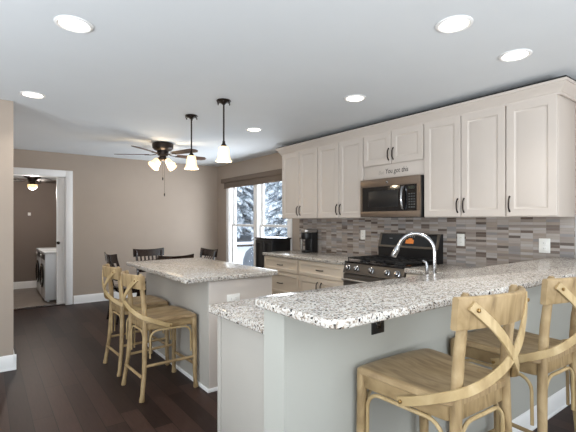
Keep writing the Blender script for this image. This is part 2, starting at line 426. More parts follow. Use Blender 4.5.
# pocket door pulled a little out of the right jamb
dr = thing('door_1', 'white panelled laundry door slid partly across its doorway', 'door', (0.975, YB + .06, 0)); dr['kind'] = 'structure'
del dr['label'], dr['category']
b = MB(); mpd = mapper('y', -1, YB + .062)
b.box(.905, 1.02, YB + .062, YB + .08, .015, 2.05)
panel(b, mpd, .905, 1.02, 1.06, 2.05, .018, .032, False); panel(b, mpd, .905, 1.02, .015, 1.06, .018, .032, False)
b.build('door_leaf', 'trim', dr)
b = MB(); b.lathe([(.004, 0), (.022, .002), (.022, .006), (.009, .01), (.009, .03), (.02, .036), (.024, .048), (.018, .058), (.001, .06)], 0, 0, 16, (0, -1, 0), (.924, YB + .045, 1.0))
b.build('door_handle', 'bronze', dr)

# window: two double-hung units, casing, sill
wn = bpy.data.objects.new('window_1', None); COL.objects.link(wn); wn.location = (XR, (WY0 + WY1) / 2, WZ0); wn['kind'] = 'structure'
b = MB(); cx = XR - .02
b.box(cx, XR + .001, WY1 - .005, WY1 + .10, WZ0 - .09, WZ1 + .09, .004); b.box(cx, XR + .001, WY0 - .10, WY0 + .005, WZ0 - .09, WZ1 + .09, .004)
b.box(cx, XR + .001, WY0 - .1, WY1 + .1, WZ1, WZ1 + .09, .004); b.box(cx, XR + .001, WY0 - .1, WY1 + .1, WZ0 - .09, WZ0 - .02, .004)
b.box(XR - .05, XR + .02, WY0 - .12, WY1 + .12, WZ0 - .025, WZ0, .005)
for y in (WY0, WY1 - .02): b.box(XR, XR + .14, y, y + .02, WZ0, WZ1)
b.box(XR, XR + .14, WY0, WY1, WZ1 - .02, WZ1); b.box(XR, XR + .14, WY0, WY1, WZ0, WZ0 + .02)
ym = (WY0 + WY1) / 2 + .0
b.box(XR - .01, XR + .13, ym - .06, ym + .06, WZ0, WZ1, .004)
b.build('window_frame', 'trim', wn)
zc = 1.27
for (y0, y1) in ((WY0 + .02, ym - .06), (ym + .06, WY1 - .02)):
    for (z0, z1, xo) in ((WZ0 + .02, zc + .02, .05), (zc - .02, WZ1 - .02, .085)):
        b = MB(); x0, x1 = XR + xo, XR + xo + .035; f = .042
        b.box(x0, x1, y0, y0 + f, z0, z1, .003); b.box(x0, x1, y1 - f, y1, z0, z1, .003); b.box(x0, x1, y0 + f, y1 - f, z0, z0 + f, .003); b.box(x0, x1, y0 + f, y1 - f, z1 - f, z1, .003)
        s = b.build('sash', 'trim', wn)
        b = MB(); b.box(x0 + .015, x0 + .019, y0 + f - .004, y1 - f + .004, z0 + f - .004, z1 - f + .004)
        b.build('pane', 'glass', s, smooth=0)

# tile backsplash
bs = MB().box(XR - .012, XR, 1.195, 4.69, .90, 1.40).build('backsplash', 'tile', smooth=0)
tag(bs, 'grey and brown linear mosaic tile backsplash on the cabinet wall', 'backsplash'); bs['kind'] = 'structure'
MB().box(XR - .014, XR, 1.182, 1.195, .90, 1.40).build('trim_2', 'steel', kind='structure', smooth=0)

# knee wall of the peninsula
KY0, KY1, KX0 = 1.16, 1.29, 0.85
MB().box(KX0, XR, KY0, KY1, 0, 1.029).build('wall_knee', 'greige', kind='structure', smooth=0)
baseboard('baseboard_knee', 'x', KX0 - .02, XR, KY0, -1, .13)
MB().box(KX0 - .02, KX0, KY0 - .02, KY1, 0, .1, .004).build('baseboard_end', 'trim', kind='structure')

# ------------------------------------------------------------------ upper cabinets
UX, UZ0, UZ1 = 3.40, 1.383, 2.30
def upper(name, label, ys, z0, hands, n_handles_at='low', group='cream wall cabinets'):
    y0, y1 = min(ys), max(ys)
    t = thing(name, label, 'cabinet', (XR - .165, (y0 + y1) / 2, z0), group)
    MB().box(UX + .001, XR, y0, y1, z0, UZ1, .001).build('body', 'cab', t)
    mp = mapper('x', -1, UX)
    for i in range(len(ys) - 1):
        a, c = sorted((ys[i], ys[i + 1]))
        b = MB(); panel(b, mp, a + .004, c - .004, z0 + .006, UZ1 - .012); d = b.build('door', 'cab', t)
        hy = a + .03 if hands[i] == 'r' else c - .03
        b = MB(); pull(b, mp, hy, z0 + .105, .125, True); b.build('handle', 'bronze', d)
    return t
# hands: r = handle at the smaller-Y (right in the picture) edge
upper('wall_cabinet', 'two-door cream wall cabinet at the window end of the row', [4.668, 4.277, 3.898], UZ0, 'rl')
upper('wall_cabinet', 'two-door cream wall cabinet just to the left of the microwave', [3.894, 3.51, 3.123], UZ0, 'rl')
upper('wall_cabinet', 'two-door cream wall cabinet just to the right of the microwave', [2.336, 1.957, 1.572], UZ0, 'rl')
upper('wall_cabinet', 'single-door cream wall cabinet at the right end of the row', [1.568, 1.198], UZ0, 'l')
# short cabinet above the microwave
t = upper('wall_cabinet', 'short two-door cream cabinet right above the microwave', [3.119, 2.73, 2.340], 1.945, 'rl')
MB().box(UX, UX + .018, 2.341, 3.118, 1.80, 1.944, .001).build('filler_panel', 'cab', t)

# crown moulding
prof = [(0.005, 2.285), (.02, 2.285), (.024, 2.30), (.03, 2.305), (.036, 2.318), (.05, 2.335), (.066, 2.352), (.07, 2.36), (.078, 2.362), (.078, 2.383), (0.0, 2.383)]
b = MB()
ring_a = [(UX - d, 4.668 + d, z) for d, z in prof]; ring_a0 = [(XR, 4.668 + d, z) for d, z in prof]
ring_b = [(UX - d, 1.198 - d, z) for d, z in prof]; ring_b0 = [(XR, 1.198 - d, z) for d, z in prof]
b.rings([ring_a0, ring_a, ring_b, ring_b0])
cr = thing('crown_moulding', 'cream crown moulding along the top of the wall cabinets', 'moulding', (XR - .2, 2.9, 2.285))
b.build('moulding', 'cab', cr, smooth=25)
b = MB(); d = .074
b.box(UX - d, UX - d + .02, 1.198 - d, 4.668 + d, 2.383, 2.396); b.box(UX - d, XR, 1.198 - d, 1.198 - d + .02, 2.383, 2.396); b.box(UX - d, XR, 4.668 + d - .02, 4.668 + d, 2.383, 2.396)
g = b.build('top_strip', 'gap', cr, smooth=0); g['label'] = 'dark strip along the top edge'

# lettering
def text_obj(name, body, size, m, parent, loc, shear=0.25):
    cu = bpy.data.curves.new('tmp_text', 'FONT'); cu.body = body; cu.size = size; cu.extrude = 0.0006; cu.shear = shear; cu.align_x = 'LEFT'
    to = bpy.data.objects.new('tmp_text', cu); COL.objects.link(to)
    dg = bpy.context.evaluated_depsgraph_get(); me = bpy.data.meshes.new_from_object(to.evaluated_get(dg))
    bpy.data.objects.remove(to)
    me.materials.clear(); me.materials.append(M[m])
    mt = Matrix(((0, 0, -1, 0), (-1, 0, 0, 0), (0, 1, 0, 0), (0, 0, 0, 1)))
    me.transform(mt)
    o = bpy.data.objects.new(name, me); COL.objects.link(o); o.location = loc
    if parent is not None:
        o.parent = parent; o.location = Vector(loc) - parent.location
    return o
lt = thing('wall_lettering', 'You got this in dark letters on the cream panel above the microwave', 'lettering', (UX - .001, 2.78, 1.85))
yy = 2.822
for wd in ('You', 'got', 'this'):
    o = text_obj('word', wd, .073, 'letter', lt, (UX - .0012, yy, 1.853), 0.15)
    for v in o.data.vertices: v.co.y *= .80
    yy += min(v.co.y for v in o.data.vertices) - .017
g = text_obj('faint_word', 'But', .055, 'letter_grey', lt, (UX - .0012, 2.915, 1.850)); g['label'] = 'pale grey letters'

# ------------------------------------------------------------------ microwave
t = thing('microwave', 'slate over-the-range microwave with dark glass door and silver handle', 'microwave', (XR - .2, 2.73, 1.385))
my0, my1, mx, mz0, mz1 = 2.345, 3.113, 3.33, 1.39, 1.797
MB().box(mx + .02, XR - .012, my0, my1, mz0, mz1, .003).build('body', 'black', t)
b = MB(); fz0, fz1, fy0, fy1 = mz0 + .062, mz1 - .085, my0 + .12, my1 - .03
b.box(mx, mx + .022, my0, my1, fz1, mz1, .003); b.box(mx, mx + .022, my0, my1, mz0, fz0, .003)
b.box(mx, mx + .022, fy1, my1, fz0, fz1); b.box(mx, mx + .022, my0, my0 + .035, fz0, fz1)
b.build('front_frame', 'slate', t)
b = MB(); b.box(mx + .002, mx + .02, 2.50, fy1, fz0, fz1); dd = b.build('door', 'blackgloss', t)
b = MB(); b.box(mx + .0005, mx + .004, 2.60, fy1 - .09, fz0 + .045, fz1 - .045, .001); b.build('door_screen', 'black', dd)
b = MB(); b.box(mx + .0012, mx + .02, my0 + .035, 2.497, fz0, fz1)
cp = b.build('control_panel', 'blackgloss', t)
b = MB()
for i in range(6):
    for j in range(3):
        y = 2.40 + j * .028; z = fz0 + .03 + i * .026
        b.box(mx - .0003, mx + .002, y, y + .018, z, z + .012)
b.build('keypad', mat('grey_keys', (70, 72, 72), .5), cp, smooth=0)
b = MB(); b.box(mx - .0003, mx + .002, 2.40, 2.475, fz1 - .045, fz1 - .018); b.build('display', mat('dim_green_display', (24, 36, 30), .3), cp, smooth=0)
b = MB(); b.tube([(mx + .004, 2.535, fz0 + .015), (mx - .02, 2.535, fz0 + .025), (mx - .034, 2.535, fz0 + .07), (mx - .04, 2.535, (fz0 + fz1) / 2), (mx - .034, 2.535, fz1 - .07), (mx - .02, 2.535, fz1 - .025), (mx + .004, 2.535, fz1 - .015)], .011, 10)
b.build('handle', 'chrome', t)
b = MB(); b.lathe([(.001, 0), (.014, .0), (.014, .002), (.011, .003), (.001, .003)], 0, 0, 18, (-1, 0, 0), (mx, 2.74, mz1 - .045)); b.build('round_badge', 'chrome', t)
b = MB()
for i in range(10): b.box(mx + .06, XR - .06, my0 + .06 + i * .066, my0 + .09 + i * .066, mz0 - .003, mz0 + .001)
b.build('vent_grille', 'black', t)

# ------------------------------------------------------------------ base cabinets
BX = 3.11
def base_cab(name, label, y0, y1, rows, end=None):
    """rows: list of ('drawer'|'doors', z0, z1)"""
    t = thing(name, label, 'cabinet', ((BX + XR) / 2, (y0 + y1) / 2, 0), 'cream base cabinets')
    b = MB(); b.box(BX + .001, XR - .013, y0, y1, .1, .875, .001); b.box(BX + .07, XR - .013, y0, y1, 0, .1)
    b.build('body', 'cab_base', t)
    mp = mapper('x', -1, BX)
    for kind, z0, z1 in rows:
        if kind == 'drawer':
            b = MB(); panel(b, mp, y0 + .006, y1 - .006, z0, z1, .02, .04, False); d = b.build('drawer', 'cab_base', t)
            b = MB(); pull(b, mp, (y0 + y1) / 2, (z0 + z1) / 2, .125, False); b.build('handle', 'bronze', d)
        else:
            m_ = (y0 + y1) / 2
            for (a, c, hy) in ((y0 + .006, m_ - .002, m_ - .035), (m_ + .002, y1 - .006, m_ + .035)):
                b = MB(); panel(b, mp, a, c, z0, z1); d = b.build('door', 'cab_base', t)
                b = MB(); pull(b, mp, hy, z1 - .105, .125, True); b.build('handle', 'bronze', d)
    return t
base_cab('base_cabinet', 'cream three-drawer base cabinet nearest the window', 3.93, 4.69, [('drawer', .69, .865), ('drawer', .40, .68), ('drawer', .115, .39)])
base_cab('base_cabinet', 'cream base cabinet with one drawer over two doors, left of the range', 3.125, 3.926, [('drawer', .69, .865), ('doors', .115, .68)])
# corner cabinet right of the range
t = thing('base_cabinet', 'cream corner base cabinet right of the range', 'cabinet', (3.42, 1.8, 0), 'cream base cabinets')
b = MB(); b.box(BX + .001, XR - .013, 1.292, 2.33, .1, .875); b.box(BX + .07, XR - .013, 1.292, 2.33, 0, .1); b.build('body', 'cab_base', t)
b = MB(); mp = mapper('x', -1, BX); panel(b, mp, 1.93, 2.324, .115, .865); d = b.build('door', 'cab_base', t)
b = MB(); pull(b, mp, 1.97, .76, .125, True); b.build('handle', 'bronze', d)
# peninsula cabinet with its finished end panel
t = thing('peninsula_cabinet', 'greige peninsula base cabinet under the lower sink counter', 'cabinet', (2.0, 1.6, 0))
b = MB(); b.box(.98, BX, 1.292, 1.895, .1, .875); b.box(.98, BX, 1.292, 1.82, 0, .1); b.build('body', 'cab_base', t)
b = MB(); b.box(.968, .98, 1.292, 1.90, 0, .875, .002); b.box(.962, .969, 1.866, 1.90, 0, .875, .002); b.build('end_panel', 'panel', t)
mp = mapper('y', 1, 1.895)
for i in range(4):
    a = 1.0 + i * .5
    b = MB(); panel(b, mp, a, a + .495, .115, .865); d = b.build('door', 'cab_base', t)
    b = MB(); pull(b, mp, a + (.03 if i % 2 else .465), .76, .125, True); b.build('handle', 'bronze', d)

# counters
def slab(name, label, poly, z0, z1, m='granite'):
    b = MB(); b.prism(poly, z0, z1, .008)
    o = b.build(name, m); xs = [p[0] for p in poly]; ys = [p[1] for p in poly]
    origin_to(o, ((min(xs) + max(xs)) / 2, (min(ys) + max(ys)) / 2, z0))
    return tag(o, label, 'countertop')
slab('countertop', 'speckled granite counter left of the range under the coffee maker', round_rect(3.075, XR - .012, 3.125, 4.72, (0, 0, 0, .02)), .876, .915)
ct = slab('countertop', 'lower speckled granite counter holding the faucet behind the raised bar', [(.92, KY1 + .001), (XR - .013, KY1 + .001), (XR - .013, 2.33), (3.075, 2.33), (3.075, 1.93), (.935, 1.93), (.92, 1.915)], .876, .918)
slab('countertop', 'raised speckled granite bar top with rounded end in the foreground', round_rect(.80, XR - .0, .85, 1.315, (.06, 0, 0, .055)), 1.03, 1.06)
ISX0, ISX1, ISY0, ISY1 = 1.195, 2.06, 2.885, 4.50
slab('countertop', 'speckled granite top of the kitchen island', round_rect(ISX0, ISX1, ISY0, ISY1, (.03, .03, .03, .03)), .876, .915)

# island base
t = thing('kitchen_island', 'greige kitchen island cabinet with panelled end and white shoe moulding', 'kitchen island', (1.71, 3.7, 0))
b = MB(); b.box(1.402, 2.01, 2.925, 4.46, 0, .875, .002); b.build('body', 'panel', t)
b = MB(); b.box(1.407, 2.005, 2.915, 2.926, .03, .872, .002); b.build('end_panel', 'cab', t)
b = MB(); b.box(1.395, 2.02, 2.909, 2.926, 0, .03, .003); b.box(1.393, 1.403, 2.909, 4.46, 0, .03, .003); b.build('shoe_moulding', 'trim', t)
mp = mapper('x', 1, 2.01)
for i in range(3):
    a = 2.95 + i * .5
    b = MB(); panel(b, mp, a, a + .495, .115, .865); d = b.build('door', 'cab', t)
    b = MB(); pull(b, mp, a + .46, .76, .125, True); b.build('handle', 'bronze', d)

# ------------------------------------------------------------------ outlets
def outlet(label, mp, u, v, w_, h_, plate, face, dark, toggles=2, group='wall outlets', horiz=False, org=None):
    t = thing('outlet', label, 'outlet', mp(u, v, 0), group)
    b = MB()
    def bx(u0, u1, v0, v1, d0, d1, bev=.0):
        a, c = mp(u0, v0, d0), mp(u1, v1, d1)
        b.box(min(a[0], c[0]), max(a[0], c[0]), min(a[1], c[1]), max(a[1], c[1]), min(a[2], c[2]), max(a[2], c[2]), bev)
    bx(u - w_ / 2, u + w_ / 2, v - h_ / 2, v + h_ / 2, 0, .006, .002); b.build('plate', plate, t)
    for i in range(toggles):
        b = MB(); s = (i - (toggles - 1) / 2)
        if horiz: bx(u + s * w_ * .36 - .015, u + s * w_ * .36 + .015, v - .016, v + .016, .004, .008, .002)
        else: bx(u - .016, u + .016, v + s * h_ * .36 - .015, v + s * h_ * .36 + .015, .004, .008, .002)
        r = b.build('receptacle', face, t)
        b = MB()
        for q in (-.006, .006):
            if horiz: bx(u + s * w_ * .36 - .004, u + s * w_ * .36 + .004, v + q - .001, v + q + .001, .007, .0085)
            else: bx(u + q - .001, u + q + .001, v + s * h_ * .36 - .004, v + s * h_ * .36 + .004, .007, .0085)
        b.build('slots', dark, r, smooth=0)
    return t
mpw = mapper('x', -1, XR - .012)
outlet('white outlet plate on the tile between the coffee maker and the range', mpw, 3.43, 1.18, .075, .118, 'white_plastic', 'white_plastic', 'gap')
outlet('white outlet plate on the tile just right of the range', mpw, 2.15, 1.165, .075, .118, 'white_plastic', 'white_plastic', 'gap')
outlet('white outlet plate on the tile above the right end of the bar', mpw, 1.412, 1.145, .085, .12, 'white_plastic', 'white_plastic', 'gap')
outlet('black outlet on the bar front tucked under the granite overhang', mapper('y', -1, KY0), 1.346, .925, .078, .115, 'black', 'blackgloss', 'slate')
outlet('horizontal white outlet on the end of the island', mapper('y', -1, 2.915), 1.62, .715, .118, .075, 'white_plastic', 'white_plastic', 'gap', horiz=True)

# ------------------------------------------------------------------ range
t = thing('range', 'slate and black gas range between the counters below the microwave', 'stove', (3.38, 2.73, 0))
ry0, ry1, rx = 2.338, 3.118, 3.07
b = MB(); b.box(rx + .03, XR - .013, ry0, ry1, .03, .905, .002)
for y in (ry0 + .05, ry1 - .05):
    for x in (rx + .08, XR - .08): b.lathe([(.015, 0), (.015, .035)], x, y, 10)
b.build('body', 'black', t)
b = MB(); b.prism([(rx - .005, .80), (rx + .03, .80), (rx + .06, .905), (rx + .03, .905)], ry0, ry1, axis='y'); cpn = b.build('control_panel', 'range_slate', t)
for y in (2.41, 2.53, 2.73, 2.93, 3.05):
    b = MB(); ax = Vector((-.105, 0, .035)).normalized(); b.lathe([(.024, 0), (.032, .002), (.032, .008), (.023, .012), (.022, .034), (.016, .038), (.001, .039)], 0, 0, 16, ax, (rx + .012, y, .852))
    b.build('knob', 'chrome', cpn)
b = MB(); b.box(rx - .004, rx + .03, ry0 + .005, ry1 - .005, .24, .79, .004); od = b.build('oven_door', 'range_slate', t)
b = MB(); b.box(rx - .006, rx, ry0 + .12, ry1 - .12, .34, .66, .002); b.build('oven_window', 'blackgloss', od)
b = MB(); b.tube([(rx, ry0 + .06, .735), (rx - .045, ry0 + .06, .735)], .009); b.tube([(rx, ry1 - .06, .735), (rx - .045, ry1 - .06, .735)], .009); b.tube([(rx - .045, ry0 + .03, .735), (rx - .045, ry1 - .03, .735)], .012, 12); b.build('handle', 'steel', od)
b = MB(); b.box(rx - .004, rx + .03, ry0 + .005, ry1 - .005, .05, .23, .004); b.build('storage_drawer', 'range_slate', t)
b = MB(); b.box(rx + .02, XR - .10, ry0, ry1, .905, .922, .004); b.build('cooktop', 'blackgloss', t)
for y in (2.50, 2.96):
    for x in (rx + .17, rx + .42):
        b = MB(); b.lathe([(.055, .921), (.055, .93), (.04, .932), (.04, .94), (.03, .944), (.001, .945)], x, y, 20); b.build('burner', 'iron', t)
for (a, c) in ((ry0 + .02, 2.595), (2.605, 2.855), (2.865, ry1 - .02)):
    b = MB(); z0, z1 = .948, .962
    b.box(rx + .05, rx + .062, a, c, z0, z1, .002); b.box(rx + .53, rx + .542, a, c, z0, z1, .002)
    b.box(rx + .05, rx + .542, a, a + .012, z0, z1, .002); b.box(rx + .05, rx + .542, c - .012, c, z0, z1, .002)
    for x in (rx + .17, rx + .295, rx + .42): b.box(x - .005, x + .005, a, c, z0, z1, .002)
    b.box(rx + .05, rx + .542, (a + c) / 2 - .005, (a + c) / 2 + .005, z0, z1, .002)
    for x in (rx + .056, rx + .536):
        for y in (a + .006, c - .006): b.lathe([(.006, .921), (.006, .95)], x, y, 8)
    b.build('grate', 'iron', t)
gx = XR - .10
b = MB(); b.box(gx, XR - .013, ry0 + .004, ry1 - .004, .905, 1.06); b.prism([(gx, 1.06), (XR - .013, 1.06), (XR - .013, 1.215), (gx + .045, 1.215)], ry0 + .004, ry1 - .004, axis='y')
bgd = b.build('backguard', 'black', t)
def slant(b, y0, y1, f0, f1, d0, d1):
    """a slab lying on the slanted face of the backguard, f = fraction of its height"""
    P = lambda f, d: (gx + .045 * f - d * .96, 1.06 + .155 * f + d * .28)
    p = [P(f0, d0), P(f0, d1), P(f1, d1), P(f1, d0)]
    b.prism(p, y0, y1, axis='y')
b = MB(); slant(b, ry0 + .004, ry1 - .004, 0, .13, 0, .006); slant(b, ry0 + .004, ry1 - .004, .93, 1, 0, .006); slant(b, ry0 + .004, ry0 + .035, .13, .93, 0, .006); slant(b, ry1 - .035, ry1 - .004, .13, .93, 0, .006)
b.build('steel_surround', 'range_slate', bgd, smooth=0)
b = MB(); slant(b, ry0 + .035, ry1 - .035, .13, .93, 0, .003); b.build('control_glass', 'blackgloss', bgd, smooth=0)
b = MB(); slant(b, 2.645, 2.745, .30, .56, .003, .0045); slant(b, 2.665, 2.715, .56, .66, .003, .0045); b.build('clock_display', 'display', bgd, smooth=0)
b = MB()
for i in range(5): slant(b, 2.64 + i * .024, 2.652 + i * .024, .74, .8, .003, .0042)
slant(b, 2.93, 2.97, .6, .64, .003, .0042)
b.build('touch_keys', mat('grey_print', (150, 150, 150), .5), bgd, smooth=0)

# ------------------------------------------------------------------ faucet
fx, fy = 2.125, 1.395
t = thing('faucet', 'tall chrome gooseneck faucet rising behind the granite bar', 'faucet', (fx, fy, .918))
b = MB(); b.lathe([(.028, .918), (.028, .923), (.02, .928), (.018, .97), (.0165, .98), (.0165, 1.0)], fx, fy, 20); b.build('base', 'chrome', t)
dirv = Vector((-.075, .205, 0)); rad = dirv.length / 2; dirv.normalize()
pts = [(fx, fy, .98), (fx, fy, 1.05), (fx, fy, 1.10), (fx, fy, 1.165)]
for i in range(1, 17):
    a = math.pi - R(158) * i / 16
    c = Vector((fx, fy, 1.165)) + dirv * (rad + rad * math.cos(a)) + Vector((0, 0, rad * math.sin(a))); pts.append(tuple(c))
b = MB(); b.tube(pts, .0105, 14); b.build('gooseneck', 'chrome', t)
e = Vector(pts[-1]); dn = (Vector(pts[-1]) - Vector(pts[-2])).normalized()
b = MB(); b.lathe([(.0115, -.01), (.013, .0), (.0125, .02), (.017, .03), (.0185, .075), (.017, .085), (.010, .087)], 0, 0, 16, dn, e); b.build('spray_head', 'chrome', t)
b = MB(); b.tube([(fx, fy, .955), (fx - .05, fy + .012, .955)], [.011, .011]); b.tube([(fx - .055, fy + .014, .94), (fx - .055, fy + .014, 1.0), (fx - .055, fy + .014, 1.085), (fx - .058, fy + .02, 1.108), (fx - .068, fy + .035, 1.116)], [.012, .011, .0085, .008, .0065]); b.build('lever_handle', 'chrome', t)

# ------------------------------------------------------------------ coffee maker
t = thing('coffee_maker', 'black and silver single-cup coffee maker on the far granite counter', 'coffee maker', (3.60, 4.325, .915))
cy0, cy1 = 4.25, 4.40
b = MB(); b.prism(round_rect(3.575, 3.70, cy0, cy1, (.02, .03, .03, .02)), .915, 1.225, .006); b.build('body', 'black', t)
b = MB(); b.prism(round_rect(3.49, 3.58, cy0 + .01, cy1 - .01, (.05, .0, .0, .05)), .915, .945, .006); b.build('drip_tray', 'black', t)
b = MB(); b.prism(round_rect(3.485, 3.59, cy0, cy1, (.06, .01, .01, .06)), 1.10, 1.19, .008); b.build('brew_head', 'black', t)
b = MB(); b.prism(round_rect(3.48, 3.69, cy0 - .004, cy1 + .004, (.06, .02, .02, .06)), 1.19, 1.236, .012); b.build('silver_lid', 'steel', t)
b = MB(); b.prism(round_rect(3.50, 3.525, cy1 - .03, cy1 + .004, (.006, .006, .006, .006)), .945, 1.10, .002); b.build('side_trim', 'steel', t)

# ------------------------------------------------------------------ black cabinet by the window
t = thing('black_cabinet', 'black storage cabinet standing below the window past the counter end', 'cabinet', (3.54, 5.11, 0))
b = MB(); b.box(3.375, 3.695, 4.885, 5.345, .04, 1.075, .003); b.box(3.395, 3.69, 4.9, 5.33, 0, .04); b.build('body', 'black', t)
b = MB(); b.box(3.355, 3.705, 4.865, 5.365, 1.075, 1.097, .005); b.build('top', 'blackgloss', t)
mp = mapper('x', -1, 3.375)
for (a, c, hy) in ((4.89, 5.113, 5.09), (5.117, 5.34, 5.14)):
    b = MB(); panel(b, mp, a, c, .06, 1.06, .015, .045, False); d = b.build('door', 'black', t)
    b = MB(); pull(b, mp, hy, .62, .1, True, .015); b.build('handle', 'bronze', d)

# ------------------------------------------------------------------ roller shade above the window
t = thing('window_shade', 'taupe roller shade with box valance rolled up above the dining window', 'window shade', (3.69, 5.95, 2.02))
b = MB(); b.box(3.635, 3.729, 4.88, 7.03, 2.075, 2.155, .004); b.build('valance', 'shade', t)
b = MB(); b.box(3.665, 3.675, 4.90, 6.96, 1.975, 2.08, .002); b.tube([(3.67, 4.9, 1.978), (3.67, 6.96, 1.978)], .011, 10); b.build('fabric', 'shade', t)

# ------------------------------------------------------------------ ceiling lights
spots = [(.39, 2.499, 'round recessed light at the upper left of the ceiling'), (2.074, 1.24, 'recessed light high in the picture above the raised bar'),
         (2.782, 1.232, 'recessed light nearest the right end of the wall cabinets'), (2.619, 2.512, 'round recessed light in front of the microwave cabinets'),
         (.324, 4.104, 'recessed light nearest the left wall corner'), (2.552, 4.088, 'small recessed light right of the two pendants')]
for (x, y, lab) in spots:
    t = thing('recessed_light', lab, 'ceiling light', (x, y, H), 'recessed ceiling lights')
    b = MB(); b.lathe([(.078, H - .001), (.098, H - .001), (.097, H - .006), (.085, H - .010), (.075, H - .005), (.075, H - .001)], x, y, 32); b.build('trim_ring', 'trim', t)
    b = MB(); b.lathe([(.076, H - .001), (.076, H - .005), (.03, H - .006), (.001, H - .006)], x, y, 32); b.build('lens', 'bulb', t)
    l = bpy.data.lights.new('downlight', 'AREA'); l.shape = 'DISK'; l.size = .15; l.energy = 2.4; l.color = (1, .93, .83); l.spread = R(110)
    o = bpy.data.objects.new('downlight', l); COL.objects.link(o); o.parent = t; o.location = (0, 0, -.02)

# pendants
def bell(b, x, y, zt, zb, r, axis=None, org=None, th=.004):
    h = zt - zb
    pr = [(.022, 1.0), (.034, .985), (.044, .93), (.048, .8), (.05, .6), (.053, .42), (.058, .26), (.066, .12), (.074, .03), (.076, 0)]
    k = r / .076
    outer = [(p * k, zb + q * h) for p, q in pr]; inner = [(max(p * k - th, .002), zb + q * h - (th if q > .9 else 0)) for p, q in pr][::-1]
    b.lathe(outer + inner, x, y, 28, axis, org)
for (x, y, lab) in ((1.70, 3.94, 'pendant light with bell glass shade above the far half of the island'), (1.72, 3.27, 'pendant light with bell glass shade above the near end of the island')):
    t = thing('pendant_light', lab, 'pendant light', (x, y, H), 'island pendants')
    b = MB(); b.lathe([(.001, H), (.062, H), (.066, H - .008), (.05, H - .018), (.028, H - .026), (.012, H - .04), (.001, H - .042)], x, y, 28)
    for k in range(6):
        a = k * math.pi / 3; b.tube([(x + .045 * math.cos(a), y + .045 * math.sin(a), H - .014), (x + .062 * math.cos(a), y + .062 * math.sin(a), H - .024), (x + .058 * math.cos(a), y + .058 * math.sin(a), H - .036)], .006, 6)
    b.build('canopy', 'bronze', t)
    b = MB(); b.tube([(x, y, H - .03), (x, y, 2.06)], .0075, 10); b.build('rod', 'bronze', t)
    b = MB(); b.lathe([(.001, 2.075), (.012, 2.072), (.014, 2.05), (.024, 2.035), (.03, 2.02), (.026, 2.008), (.001, 2.006)], x, y, 20); b.build('socket_cup', 'bronze', t)
    b = MB(); bell(b, x, y, 2.025, 1.888, .074); b.build('glass_shade', 'glassshade', t)
    b = MB(); b.lathe([(.001, 1.99), (.02, 1.98), (.028, 1.95), (.024, 1.925), (.001, 1.915)], x, y, 16); b.build('light_bulb', 'bulb', t)
    l = bpy.data.lights.new('pendant_glow', 'POINT'); l.energy = 3.5; l.color = (1, .84, .62); l.shadow_soft_size = .04
    o = bpy.data.objects.new('pendant_glow', l); COL.objects.link(o); o.parent = t; o.location = (0, 0, 1.90 - H)

